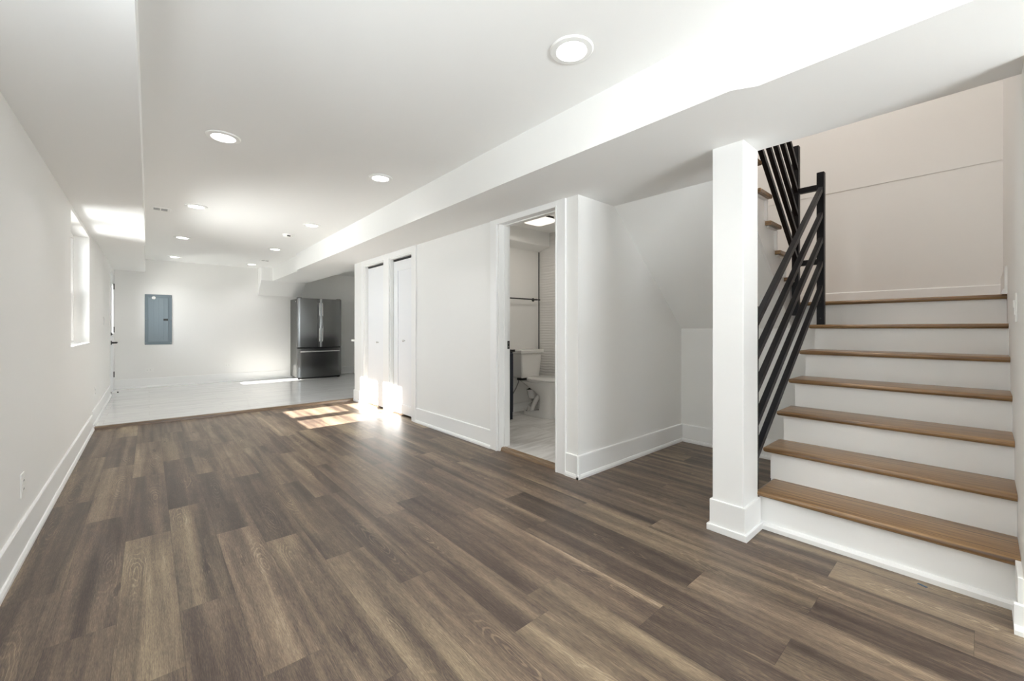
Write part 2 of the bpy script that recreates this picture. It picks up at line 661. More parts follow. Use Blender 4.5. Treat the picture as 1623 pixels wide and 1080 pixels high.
for i in range(-6, 22):
    xa, xb = X0P + PW * i, X0P + PW * (i + 1)
    if xb <= FX0 or xa >= FX1:
        continue
    base = joint.get(i, rnd.random() * PL)
    k0 = math.floor((FY0 - base) / PL)
    for k in range(k0, k0 + 12):
        ya, yb = base + k * PL, base + (k + 1) * PL
        if yb <= FY0 or ya >= FY1:
            continue
        tone = None
        for (ci, cy), tv in tones.items():
            if ci == i and abs(cy - ya) < 0.03:
                tone = tv
        rv, rs, rh = rnd.random(), rnd.random(), rnd.random()
        if tone is None:
            tone = 0.28 + 0.42 * rv
        cx0, cx1, cy0, cy1 = max(xa, FX0), min(xb, FX1), max(ya, FY0), min(yb, FY1)
        vs = [bm.verts.new((x, y, 0)) for x, y in ((cx0, cy0), (cx1, cy0), (cx1, cy1), (cx0, cy1))]
        f = bm.faces.new(vs)
        for lp in f.loops:
            lp[uvl].uv = (lp.vert.co.y - ya, lp.vert.co.x - xa)
            lp[cl] = (tone, rs, rh, 1)
me = bpy.data.meshes.new('floor')
bm.to_mesh(me)
bm.free()
me.materials.append(M_FLOOR)
fl = bpy.data.objects.new('floor', me)
COL.objects.link(fl)
tag(fl, 'brown wood-look plank floor of the main room', 'floor', kind='structure')

struct('floor_kitchen', MB().box(-0.70, 4.3, 6.47, 10.4, -0.06, KZ), M_KTILE, label='polished white marble-look tile floor of the kitchen end', cat='floor')
struct('floor_bathroom', MB().box(2.46, 4.2, 2.0, 4.2, -0.06, KZ), M_BTILE, label='veined marble-look tile floor of the bathroom', cat='floor')
struct('trim_1', MB().prism([(6.452, 0.001), (6.456, 0.026), (6.466, 0.034), (6.492, 0.036), (6.498, 0.031), (6.498, 0.001)], 0, -0.465, 2.41),
       M_STRIP, label='brown wood reducer strip between plank floor and white tile', cat='trim')
struct('trim_2', MB().prism([(2.418, 0.0), (2.422, 0.018), (2.430, 0.031), (2.466, 0.034), (2.470, 0.031), (2.470, 0.0)], 1, 2.215, 2.925),
       M_STRIPY, label='tan wood threshold strip at the bathroom doorway', cat='trim')

# ---- ceilings
struct('ceiling', MB().box(-0.7, 2.575, -3.5, 10.4, CEI, 2.654).box(2.575, 4.3, 2.1, 10.4, CEI, 2.654), M_CEIL, label='flat white ceiling of the basement room', cat='ceiling')
struct('ceiling_soffit_right', MB().prism(
    [(1.887, -3.4), (1.887, 0.612), (1.838, 0.70), (1.838, 2.2), (1.898, 7.76), (1.945, 7.79), (1.952, 9.9), (2.615, 9.9), (2.622, 6.44),
     (2.415, 6.44), (2.415, 1.995), (2.86, 1.995), (2.86, 1.07), (2.575, 1.07), (2.575, SRY), (2.575, -3.4)], 2, SOF, CEI + 0.02), M_CEIL,
    label='long boxed white soffit above the closets, doorway and stair opening', cat='soffit')
struct('ceiling_soffit_left', MB().box(-0.66, -0.033, -3.4, 6.75, 2.128, CEI + 0.02).box(-0.66, -0.048, 6.75, 10.25, 2.165, CEI + 0.02), M_CEIL,
       label='boxed white soffit along the left wall above the window', cat='soffit')
struct('ceiling_bulkhead', MB().prism([(10.25, 2.42), (9.86, 2.42), (9.86, 2.125), (10.2, 1.83), (10.25, 1.83)], 0, 1.745, 2.6), M_CEIL,
       label='sloped white bulkhead on the back wall above the refrigerator', cat='bulkhead')
struct('ceiling_alcove', MB().prism([(2.86, SOF), (4.02, SOF - 0.877 * 1.16), (4.02, SOF - 0.877 * 1.16 + 0.16), (2.86, SOF + 0.16)], 1, 1.069, 2.0), M_CEIL,
       label='sloped white underside of the upper stair flight in the alcove', cat='ceiling')

# ---- outer and inner walls
WT = 0.2
def wall_with_holes_x(xa, xb, y0, y1, z0, z1, holes):
    """wall standing in a x-slab; holes = (ya, yb, za, zb), sorted by y and not overlapping."""
    mb = MB()
    y = y0
    for (ya, yb, za, zb) in sorted(holes):
        mb.box(xa, xb, y, ya, z0, z1)
        if za > z0: mb.box(xa, xb, ya, yb, z0, za)
        if zb < z1: mb.box(xa, xb, ya, yb, zb, z1)
        y = yb
    mb.box(xa, xb, y, y1, z0, z1)
    return mb

WIN1 = (4.87, 6.25, 0.96, 2.085)
WIN2 = (0.25, 1.63, 0.96, 2.085)
DOOR = (9.375, 10.125, 0.0, 2.06)
struct('wall_left', wall_with_holes_x(LX - WT, LX, -3.5, 10.4, -0.1, 2.6, [WIN2, WIN1, DOOR]), M_WALL, label='long plain left wall with the window', cat='wall')
struct('wall_back', MB().box(LX - WT, 4.4, BY, BY + 0.2, -0.1, 2.6), M_WALL, label='back wall of the kitchen end carrying the electrical panel', cat='wall')
struct('wall_front', MB().box(LX - WT, 0.0, -3.6, -3.4, -0.1, 2.6).box(1.9, 2.6, -3.6, -3.4, -0.1, 2.6).box(0, 1.9, -3.6, -3.4, -0.1, 0.55).box(0, 1.9, -3.6, -3.4, 2.05, 2.6),
       M_WALL, label='wall behind the viewer', cat='wall')
CL1 = (5.37, 6.05, -0.1, 2.045)
CL2 = (4.57, 5.20, -0.1, 2.045)
BD = (2.21, 2.93, -0.1, 2.085)
struct('wall_right', wall_with_holes_x(RX, RX + 0.12, 1.995, 6.46, -0.1, 2.6, [CL1, CL2, BD]), M_WALL, label='right partition wall with bathroom doorway and closet doors', cat='wall')
struct('wall_kitchen_side', MB().box(RX + 0.12, 4.3, 6.34, 6.46, -0.1, 2.6), M_WALL, label='short wall closing the closets towards the kitchen', cat='wall')
struct('wall_kitchen_right', MB().box(4.2, 4.4, 6.34, 10.4, -0.1, 2.6), M_WALL, label='far right wall of the kitchen', cat='wall')
struct('wall_closet_back', MB().box(3.1, 3.2, 4.17, 6.4, -0.1, 2.6), M_WALL, label='rear wall inside the closets', cat='wall')
struct('wall_bathroom_back', MB().box(RX + 0.12, 4.2, 4.05, 4.17, -0.1, 2.6), M_WALL, label='bathroom wall behind the toilet with the towel bar', cat='wall')
struct('wall_bathroom_tile', MB().box(4.045, 4.2, 2.0, 4.1, -0.1, 2.6), M_WTILE, label='bathroom wall of white wavy tile beside the toilet', cat='wall')
struct('wall_alcove', MB().box(RX + 0.12, 5.15, 1.995, 2.105, -0.1, 5.1).box(RX, RX + 0.12, 1.995, 2.105, 2.6, 5.1), M_WALL, label='grey-white alcove wall beside the bathroom doorway', cat='wall')
struct('wall_alcove_back', MB().box(ALX, ALX + 0.13, 0.897, 2.0, -0.1, 1.158).box(ALX, ALX + 0.06, 0.86, 0.897, -0.1, 1.117), M_WALL, label='low white wall at the back of the alcove under the stairs', cat='wall')
struct('wall_stair_back', MB().box(4.98, 5.15, -0.3, 2.1, -0.1, 2.432).box(4.975, 5.15, -0.3, 2.1, 2.432, 5.1), M_WALL, label='tall wall behind the stair landing', cat='wall')
struct('wall_stair_right', MB().box(RX, 5.15, SRY - 0.12, SRY, -0.1, 5.1), M_WALL, label='wall on the right of the stairs with the light switch', cat='wall')
struct('wall_right_front', MB().box(RX, RX + 0.2, -3.5, SRY - 0.12, -0.1, 2.6), M_WALL, label='right wall nearest the viewer', cat='wall')
struct('wall_upper_hall', MB().box(1.3, 1.42, -0.3, 2.1, 2.6, 5.1).box(1.3, RX, SRY - 0.12, SRY, 2.6, 5.1).box(1.3, RX, 1.995, 2.105, 2.6, 5.1), M_WALL, label='walls of the hall at the top of the stairs', cat='wall')
struct('ceiling_upper_hall', MB().box(1.3, 5.15, -0.3, 2.1, 5.0, 5.1), M_CEIL, label='ceiling high above the stairs', cat='ceiling')
struct('wall_bathroom_bulkhead', MB().prism([(4.06, 2.17), (3.86, 2.215), (3.85, 2.225), (3.85, 2.45), (4.06, 2.45)], 0, RX + 0.1, 4.05), M_CEIL,
       label='boxed pipe bulkhead high on the bathroom wall above the toilet', cat='bulkhead')
struct('trim_3', MB().box(4.036, 4.046, 4.041, 4.051, 0.03, 2.17), M_CHAR, label='dark metal edge trim where the bathroom tile begins', cat='trim')

# outside ground
struct('ground', MB().box(-14, LX - WT, -9, 14, 0.10, 0.30).box(LX - WT, 6, -9, -3.62, 0.10, 0.30), M_CONC, label='sunlit paving outside the window', cat='ground')


struct('sun_blocker', MB().box(-2.6, -2.5, -2.5, 3.2, 0.2, 3.6), M_CONC, label='unseen slab added outside to block sun from the nearer window', cat='sun blocker')  # added out of view to keep direct sun off the nearer window


# ---- baseboards
def base_profile(d, h=0.172):
    """(offset from wall, height) profile, d = +1 / -1 direction off the wall."""
    return [(0, 0), (0.024 * d, 0), (0.024 * d, 0.016), (0.018 * d, 0.030), (0.012 * d, 0.032), (0.012 * d, h - 0.006), (0.008 * d, h), (0, h)]


def baseboard_x(name, wall_x, d, segs, label, h=0.172):
    mb = MB()
    for (ya, yb, z) in segs:
        mb.prism([(wall_x + a, z + b) for a, b in base_profile(d, h)], 1, ya, yb)
    return struct(name, mb, M_TRIM, label=label, cat='baseboard')


def baseboard_y(name, wall_y, d, segs, label, h=0.172):
    mb = MB()
    for (xa, xb, z) in segs:
        mb.prism([(wall_y + a, z + b) for a, b in base_profile(d, h)], 0, xa, xb)
    return struct(name, mb, M_TRIM, label=label, cat='baseboard')


baseboard_x('baseboard_left', LX, 1, [(-3.4, 6.455, 0), (6.455, 9.285, KZ)], 'tall white baseboard along the left wall')
baseboard_y('baseboard_back', BY, -1, [(LX, 4.2, KZ)], 'tall white baseboard along the back wall')
baseboard_x('baseboard_right', RX, -1, [(3.03, 4.469, 0), (1.972, 2.108, 0), (6.16, 6.47, 0)], 'white baseboard along the right partition wall')
baseboard_y('baseboard_alcove', 1.995, -1, [(RX - 0.024, ALX, 0)], 'white baseboard along the alcove wall')
baseboard_x('baseboard_alcove_back', ALX, -1, [(0.86, 1.975, 0)], 'white baseboard at the back of the alcove')
baseboard_y('baseboard_bathroom', 4.05, -1, [(RX + 0.12, 4.04, KZ)], 'white baseboard behind the toilet', h=0.11)
baseboard_x('baseboard_landing', 4.980, -1, [(SRY, 1.99, 1.338)], 'white baseboard of the wall behind the stair landing', h=0.125)
baseboard_y('baseboard_landing_right', SRY, 1, [(4.03, 4.98, 1.338)], 'white baseboard on the right side of the landing', h=0.175)
baseboard_x('baseboard_right_front', RX, -1, [(-3.4, SRY + 0.024, 0)], 'white baseboard on the wall end right of the stairs', h=0.112)
baseboard_y('baseboard_stair_side', SRY, 1, [(RX, 2.585, 0)], 'short white baseboard return beside the first stair', h=0.112)
struct('trim_4', MB().box(RX - 0.006, 2.585, SRY, SRY + 0.016, 0.112, 0.206), M_PLATE, bevel=0.002, label='small scuffed white patch board above baseboard right of first stair', cat='trim')


# ---- doorway and closet trim
def casing_leg(mb, ya, yb, z0, z1, x=RX, t=0.018):
    mb.box(x - t, x, ya, yb, z0, z1)


def doorway_trim():
    mb = MB()
    # casings on the room side: face board plus raised inner and outer beads
    casing_leg(mb, 2.935, 3.03, 0, 2.118)
    casing_leg(mb, 2.108, 2.205, 0, 2.118)
    casing_leg(mb, 2.205, 2.935, 2.068, 2.118)
    mb.box(RX - 0.024, RX - 0.018, 2.935, 2.948, 0, 2.068)
    mb.box(RX - 0.024, RX - 0.018, 2.192, 2.205, 0, 2.068)
    mb.box(RX - 0.024, RX - 0.018, 2.192, 2.948, 2.068, 2.078)
    # jambs
    mb.box(RX - 0.004, RX + 0.125, 2.915, 2.931, 0, 2.085)
    mb.box(RX - 0.004, RX + 0.125, 2.209, 2.225, 0, 2.085)
    mb.box(RX - 0.004, RX + 0.125, 2.225, 2.915, 2.071, 2.086)
    # stops
    mb.box(RX + 0.05, RX + 0.085, 2.903, 2.915, 0, 2.071)
    mb.box(RX + 0.05, RX + 0.085, 2.225, 2.237, 0, 2.071)
    mb.box(RX + 0.05, RX + 0.085, 2.237, 2.903, 2.062, 2.071)
    return mb


dt = struct('trim_5', doorway_trim(), M_TRIM, bevel=0.0015, label='white casing and jambs of the bathroom doorway', cat='door frame')
sp = make('strike_plate', MB().box(RX + 0.088, RX + 0.118, 2.909, 2.916, 0.93, 1.005), M_BLACKP, parent=dt, bevel=0.001)
sp['label'] = 'black strike plate on the doorway jamb'
for z in (0.952, 0.985):
    make('screw', MB().lathe([(0.004, 0), (0.004, 0.0015)], (RX + 0.103, 2.907, z), axis=1, n=10), M_KNOB, parent=sp)


def closet_trim():
    mb = MB()
    casing_leg(mb, 6.05, 6.155, 0, 2.118)
    casing_leg(mb, 5.20, 5.37, 0, 2.118)
    casing_leg(mb, 4.469, 4.57, 0, 2.118)
    casing_leg(mb, 5.37, 6.05, 2.045, 2.118)
    casing_leg(mb, 4.57, 5.20, 2.045, 2.118)
    for (ya, yb) in ((5.37, 6.05), (4.57, 5.20)):
        mb.box(RX - 0.002, RX + 0.12, yb - 0.014, yb + 0.001, 0, 2.045)
        mb.box(RX - 0.002, RX + 0.12, ya - 0.001, ya + 0.014, 0, 2.045)
        mb.box(RX - 0.002, RX + 0.12, ya, yb, 2.031, 2.046)
    return mb


struct('trim_6', closet_trim(), M_TRIM, bevel=0.0015, label='white casing around the pair of closet doors', cat='door frame')


def closet_door(name, ya, yb, panel, knob_y, knob_z, label):
    root = thing(name, (RX + 0.05, (ya + yb) / 2, 0), label, 'door', kind='structure')
    y0, y1 = ya + 0.018, yb - 0.018
    xf = RX + 0.045
    z0, z1 = 0.022, 2.004
    if panel:
        mb = MB()
        mid = (y0 + y1) / 2
        for (a, b) in ((y0, y1),):
            st = 0.115
            mb.box(xf, xf + 0.034, a, a + st, z0, z1)
            mb.box(xf, xf + 0.034, b - st, b, z0, z1)
            mb.box(xf, xf + 0.034, a + st, b - st, z0, z0 + 0.12)
            mb.box(xf, xf + 0.034, a + st, b - st, z1 - 0.13, z1)
            mb.box(xf + 0.012, xf + 0.028, a + st - 0.002, b - st + 0.002, z0 + 0.1, z1 - 0.1)
        make('slab', mb, M_DOORW, parent=root, bevel=0.002)
    else:
        make('slab', MB().box(xf, xf + 0.034, y0, y1, z0, z1), M_DOORW, parent=root, bevel=0.002)
    kb = make('knob', MB().lathe([(0.004, 0.0), (0.007, -0.002), (0.006, -0.014), (0.010, -0.018), (0.0145, -0.024), (0.0145, -0.029), (0.009, -0.033), (0.001, -0.034)],
                                 (xf, knob_y, knob_z), axis=0, n=20), M_KNOB, parent=root, smooth=True)
    kb['label'] = 'small round satin nickel knob'
    tr = make('track', MB().box(xf - 0.002, xf + 0.036, ya + 0.014, yb - 0.014, 2.012, 2.031), M_BLACKP, parent=root)
    tr['label'] = 'dark overhead track above the door'
    make('floor_bracket', MB().box(xf - 0.02, xf + 0.03, ya + 0.016, ya + 0.06, 0.001, 0.012).box(xf + 0.01, xf + 0.03, ya + 0.03, ya + 0.045, 0.012, 0.022), M_VENTG, parent=root)
    return root


closet_door('door_2', 5.37, 6.05, False, 5.665, 0.925, 'white flat closet door nearer the kitchen with small knob')
closet_door('door_3', 4.57, 5.20, True, 4.86, 0.965, 'white recessed-panel closet door nearer the bathroom')


# ---- windows
def window(name, hole, label):
    ya, yb, za, zb = hole
    root = thing(name, (LX - 0.14, (ya + yb) / 2, za), label, 'window', kind='structure')
    xi, xo = LX - 0.115, LX - 0.19
    mid = (ya + yb) / 2
    mb = MB()
    f = 0.035
    mb.box(xo, xi, ya, yb, za, za + f).box(xo, xi, ya, yb, zb - f, zb)
    mb.box(xo, xi, ya, ya + f, za + f, zb - f).box(xo, xi, yb - f, yb, za + f, zb - f)
    mb.box(xo, xi + 0.01, mid - 0.07, mid + 0.07, za + f, zb - f)
    make('frame', mb, M_TRIM, parent=root, bevel=0.002)
    make('sill', MB().box(LX - 0.115, LX + 0.006, ya + 0.001, yb - 0.001, za - 0.001, za + 0.014), M_TRIM, parent=root, bevel=0.003)
    mz = (za + zb) / 2 - 0.06
    for (a, b) in ((ya + f, mid - 0.07), (mid + 0.07, yb - f)):
        for (z0, z1, x) in ((za + f, mz + 0.022, xi - 0.038), (mz - 0.022, zb - f, xi - 0.06)):
            s = 0.036
            sb = MB()
            sb.box(x, x + 0.026, a, b, z0, z0 + s).box(x, x + 0.026, a, b, z1 - s, z1)
            sb.box(x, x + 0.026, a, a + s, z0 + s, z1 - s).box(x, x + 0.026, b - s, b, z0 + s, z1 - s)
            sh = make('sash', sb, M_TRIM, parent=root, bevel=0.0015)
            make('pane', MB().box(x + 0.012, x + 0.016, a + s - 0.002, b - s + 0.002, z0 + s - 0.002, z1 - s + 0.002), M_GLASS, parent=sh)
    return root


window('window_1', WIN1, 'white double-hung twin window deep in the left wall')
window('window_2', WIN2, 'white twin window in the left wall nearest the viewer')
w3 = thing('window_added', (0.95, -3.5, 0.55), 'wide window added behind the viewer to let in fill light', 'window', kind='structure')  # unseen opening added to brighten the room from behind
mb = MB().box(0, 1.9, -3.56, -3.48, 0.55, 0.6).box(0, 1.9, -3.56, -3.48, 2.0, 2.05).box(0, 0.05, -3.56, -3.48, 0.6, 2.0).box(1.85, 1.9, -3.56, -3.48, 0.6, 2.0).box(0.92, 0.98, -3.56, -3.48, 0.6, 2.0)
make('frame', mb, M_TRIM, parent=w3, bevel=0.003)
make('pane', MB().box(0.05, 0.92, -3.53, -3.526, 0.6, 2.0), M_GLASS, parent=w3)
make('pane', MB().box(0.98, 1.85, -3.53, -3.526, 0.6, 2.0), M_GLASS, parent=w3)

# ---- back door in the left wall, half glazed
d1 = thing('door_1', (LX - 0.06, 9.75, KZ), 'white half-glazed back door with black lever at the far left', 'door', kind='structure')
xd0, xd1 = LX - 0.041, LX + 0.004
GY0, GY1, GZ0, GZ1 = 9.50, 9.90, 1.02, 1.86
mb = MB()
mb.box(xd0, xd1, 9.385, GY0, KZ + 0.01, 2.05).box(xd0, xd1, GY1, 10.115, KZ + 0.01, 2.05)
mb.box(xd0, xd1, GY0, GY1, KZ + 0.01, GZ0).box(xd0, xd1, GY0, GY1, GZ1, 2.05)
make('slab', mb, M_DOORW, parent=d1, bevel=0.002)
mb = MB()
mb.box(xd1 - 0.002, xd1 + 0.008, GY0 - 0.02, GY1 + 0.02, GZ0 - 0.02, GZ0).box(xd1 - 0.002, xd1 + 0.008, GY0 - 0.02, GY1 + 0.02, GZ1, GZ1 + 0.02)
mb.box(xd1 - 0.002, xd1 + 0.008, GY0 - 0.02, GY0, GZ0, GZ1).box(xd1 - 0.002, xd1 + 0.008, GY1, GY1 + 0.02, GZ0, GZ1)
make('glazing_frame', mb, M_TRIM, parent=d1)
make('pane', MB().box(xd1 - 0.02, xd1 - 0.016, GY0 - 0.002, GY1 + 0.002, GZ0 - 0.002, GZ1 + 0.002), M_GLASS, parent=d1)
mb = MB()
mb.lathe([(0.034, 0), (0.034, 0.008), (0.014, 0.012), (0.013, 0.058), (0.014, 0.070), (0.001, 0.072)], (xd1, 9.44, 0.885), axis=0, n=20)
mb.tube([(xd1 + 0.060, 9.435, 0.885), (xd1 + 0.064, 9.47, 0.886), (xd1 + 0.066, 9.57, 0.884)], [0.014, 0.0135, 0.012], n=10)
hd = make('handle', mb, M_BLACKP, parent=d1, smooth=True)
hd['label'] = 'black door lever'
make('deadbolt', MB().lathe([(0.026, 0), (0.026, 0.008), (0.010, 0.012), (0.008, 0.028), (0.001, 0.029)], (xd1, 9.44, 1.03), axis=0, n=20), M_BLACKP, parent=d1, smooth=True)
for z in (0.31, 1.10, 1.86):
    make('hinge', MB().box(xd1 - 0.004, xd1 + 0.014, 10.10, 10.128, z - 0.05, z + 0.05), M_BLACKP, parent=d1, bevel=0.001)
mb = MB()
mb.box(LX, LX + 0.006, 9.285, 9.38, KZ, 2.155).box(LX, LX + 0.012, 10.12, 10.195, KZ, 2.155).box(LX, LX + 0.010, 9.38, 10.12, 2.06, 2.155)
mb.box(LX - 0.12, LX + 0.002, 9.374, 9.386, KZ, 2.062).box(LX - 0.12, LX + 0.002, 10.114, 10.126, KZ, 2.062).box(LX - 0.12, LX + 0.002, 9.386, 10.114, 2.048, 2.062)
struct('trim_7', mb, M_TRIM, bevel=0.0015, label='white casing of the back door', cat='door frame')

# ================================================================== SUPPORT COLUMN
colm = thing('support_column', (2.467, 0.918, 0), 'square white column with stepped base at the foot of the stairs', 'column')
make('shaft', MB().box(2.362, 2.572, 0.838, 0.998, 0.0, SOF), M_TRIM, parent=colm, bevel=0.003)
mb = MB()
mb.box(2.350, 2.584, 0.826, 1.010, 0.0, 0.172).box(2.338, 2.596, 0.814, 1.022, 0.0, 0.036)
make('base_trim', mb, M_TRIM, parent=colm, bevel=0.003)

# ================================================================== STAIRS
RISE, RUN = 0.188, 0.25
Z1T = 0.210                                # top of first tread
NOSE = [2.565 + RUN * k for k in range(7)]
st = thing('staircase', (2.6, 0.4, 0), 'lower flight of seven oak treads and white risers beside the column', 'stairs')
NT = 0.030


def tread_mesh(x_nose, x_back, y0, y1, ztop, t=NT, left_round=True):
    """tread with a bullnose front along Y at x_nose and a rounded left return (towards +Y)."""
    n = 6
    prof = []
    r = t / 2
    for k in range(n + 1):
        a = -math.pi / 2 - math.pi * k / n
        prof.append((x_nose + r + r * math.cos(a), ztop - r + r * math.sin(a)))
    poly = prof + [(x_back, ztop), (x_back, ztop - t)]
    mb = MB()
    mb.prism(poly, 1, y0, y1)
    if left_round:
        n2 = 6
        p2 = [(y1, ztop - t)] + [(y1 + r * math.cos(-math.pi / 2 + math.pi * k / n2) * 1.0, ztop - r + r * math.sin(-math.pi / 2 + math.pi * k / n2)) for k in range(1, n2)] + [(y1, ztop)]
        mb.prism(p2, 0, x_nose + r * 0.9, x_back)
        # rounded corner
        mb.lathe([(0.0008, -r), (r * 0.75, -r * 0.70), (r, 0), (r * 0.75, r * 0.70), (0.0008, r)], (x_nose + r, y1, ztop - r), axis=2, n=14)
    return mb


YL = 0.878
for k in range(7):
    zt = Z1T + RISE * k
    xn = NOSE[k]
    yl = 0.835 if k == 0 else (1.045 if k == 6 else YL)
    xb = xn + RUN + 0.033 if k < 6 else xn + 0.12
    y1 = yl
    tr = make('tread', tread_mesh(xn, xb, SRY + 0.001, y1, zt, left_round=(k < 6)), M_OAK, parent=st, smooth=True)
    xr = xn + 0.033
    zb = 0.0 if k == 0 else zt - RISE - 0.002
    yr = 0.838 if k == 0 else (1.048 if k == 6 else 0.858)
    make('riser', MB().box(xr, xr + 0.02, SRY + 0.001, yr, zb, zt - NT), M_TRIM, parent=st, bevel=0.001)
# shoe along the first riser
make('shoe_moulding', MB().prism([(2.598, 0), (2.576, 0), (2.576, 0.022), (2.584, 0.034), (2.598, 0.036)], 1, SRY + 0.001, 0.836), M_TRIM, parent=st)
# closed side under the treads, towards the alcove
poly = [(2.85, 0.0)]
for k in range(1, 7):
    poly += [(NOSE[k] + 0.036, Z1T + RISE * (k - 1) - 0.01), (NOSE[k] + 0.036, Z1T + RISE * k - NT - 0.001)]
poly += [(3.99, Z1T + RISE * 5 - NT - 0.001), (3.99, 0.0)]
# remove duplicates of the top corner
make('side_panel', MB().prism(poly, 1, 0.838, 0.856), M_TRIM, parent=st)
make('landing', MB().box(4.186, 4.978, SRY + 0.001, 1.99, 1.308, 1.338).box(4.03, 4.186, 1.07, 1.99, 1.308, 1.338), M_OAK, parent=st)
make('landing_base', MB().box(4.12, 4.978, SRY + 0.001, 1.99, 1.16, 1.307), M_TRIM, parent=st)

# upper flight, turning back over the alcove
up = thing('staircase', (3.5, 1.5, 1.338), 'upper stair flight with oak tread ends rising over the alcove behind the column', 'stairs')
URUN = 0.2125
UN = [4.04 - URUN * k for k in range(7)]           # nose x of treads, rising towards -X
for k in range(6):
    zt = 1.338 + RISE * (k + 1)
    xn = UN[k]
    r = NT / 2
    prof = [(xn - r + r * math.cos(a), zt - r + r * math.sin(a)) for a in [math.pi / 2 - math.pi * q / 6 for q in range(7)]]
    xb = xn - URUN - 0.03
    poly = prof + [(xb, zt - NT), (xb, zt)]
    make('tread', MB().prism(poly, 1, 1.012, 1.992), M_OAK, parent=up, bevel=0.004)
    xr = xn - 0.03
    make('riser', MB().box(xr - 0.02, xr, 1.05, 1.992, zt - RISE, zt - NT), M_TRIM, parent=up)
    # mitre batten and cove on the open side
    mb = MB()
    mb.box(xr - 0.022, xr + 0.002, 1.032, 1.052, zt - RISE - 0.0, zt - NT - 0.012)
    mb.box(xb + 0.03, xr + 0.002, 1.034, 1.052, zt - NT - 0.014, zt - NT)
    make('cove_moulding', mb, M_TRIM, parent=up, bevel=0.002)
poly = []
def soff(x):
    return SOF - 0.877 * (x - 2.86)
poly.append((4.03, soff(4.03)))
for k in range(6):
    zt = 1.338 + RISE * (k + 1)
    xr = UN[k] - 0.032
    lo = 1.338 if k == 0 else zt - RISE - NT - 0.001
    poly.append((xr, lo))
    poly.append((xr, zt - NT - 0.001))
poly.append((UN[5] - 0.20, 1.338 + RISE * 6 - NT - 0.001))
poly.append((UN[5] - 0.20, soff(UN[5] - 0.20) if UN[5] - 0.2 > 2.86 else SOF + 0.0))
poly.append((2.86, SOF))
make('stringer', MB().prism(poly, 1, 1.05, 1.068), M_TRIM, parent=up)
struct('floor_upper', MB().box(1.3, 2.57, SRY, 1.995, 2.63, 2.66), M_OAK, label='oak floor edge at the top of the stairs', cat='floor')

# ================================================================== RAILINGS
rl = thing('stair_railing', (2.58, 0.845, 0.2), 'black metal railing with five sloping bars along the lower stair flight', 'railing')
make('newel_post', MB().box(3.945, 3.993, 0.820, 0.868, 1.151, 2.345), M_RAIL, parent=rl, bevel=0.003)
make('wall_plate', MB().box(2.5735, 2.588, 0.838, 0.876, 0.215, 1.245), M_RAIL, parent=rl, bevel=0.001)
zl = [1.24, 1.05, 0.862, 0.675, 0.49]
zr = [2.262, 2.062, 1.867, 1.68, 1.494]
for a, b in zip(zl, zr):
    s = (b - a) / (3.99 - 2.67)
    xa, xb = 2.588, 3.945
    za, zb = a + s * (xa - 2.67), a + s * (xb - 2.67)
    t = 0.043
    mb = MB()
    ya0, yb0 = 0.838, 0.826
    w = 0.031
    V = [(xa, ya0, za), (xb, yb0, zb), (xb, yb0, zb - t), (xa, ya0, za - t)]
    V2 = [(p[0], p[1] + w, p[2]) for p in V]
    mb.loft([V, V2])
    make('rail_bar', mb, M_RAIL, parent=rl, bevel=0.002)
for z in (2.21, 1.625):
    make('connector', MB().box(3.949, 3.989, 0.868, 0.985, z, z + 0.042), M_RAIL, parent=rl, bevel=0.002)
for z in (1.20, 1.33):
    make('bolt', MB().lathe([(0.006, 0), (0.006, -0.003), (0.0005, -0.0035)], (3.945, 0.844, z), axis=0, n=10), M_BLACKP, parent=rl)

ru = thing('stair_railing', (3.95, 1.0, 1.2), 'black metal railing with five sloping bars along the upper stair flight', 'railing')
make('newel_post', MB().box(3.935, 3.983, 0.985, 1.033, 1.225, 2.60), M_RAIL, parent=ru, bevel=0.003)
for z0 in (1.69, 1.88, 2.06, 2.245, 2.43):
    sl_ = -0.815
    xa, xb = 2.62, 3.935
    za, zb = z0 + sl_ * (xa - 3.9), z0 + sl_ * (xb - 3.9)
    t = 0.044
    V = [(xa, 0.988, za + t), (xb, 0.988, zb + t), (xb, 0.988, zb), (xa, 0.988, za)]
    V2 = [(p[0], p[1] + 0.029, p[2]) for p in V]
    mb = MB()
    mb.loft([V, V2])
    make('rail_bar', mb, M_RAIL, parent=ru, bevel=0.002)


# ================================================================== CEILING LAMPS
def make_downlight(loc, label):
    root = thing('recessed_light', loc, label, 'ceiling light', 'recessed ceiling lights')
    x, y, z = loc
    make('trim_ring', MB().lathe([(0.066, -0.004), (0.070, -0.010), (0.094, -0.008), (0.099, -0.003), (0.099, 0.0), (0.066, 0.0)], loc, n=40), M_PLATE, parent=root, smooth=True)
    ln = make('lens', MB().lathe([(0.0005, -0.0055), (0.064, -0.0055), (0.066, -0.003), (0.066, 0.0), (0.0005, 0.0)], loc, n=36), M_LENS, parent=root)
    l = bpy.data.lights.new('lamp_glow', 'AREA')
    l.shape = 'DISK'
    l.size = 0.12
    l.energy = LAMP_POWER
    l.spread = math.radians(118)
    l.color = (1.0, 0.985, 0.965)
    lo = bpy.data.objects.new('lamp_glow', l)
    COL.objects.link(lo)
    lo.parent = root
    lo.location = (0, 0, -0.012)
    return root


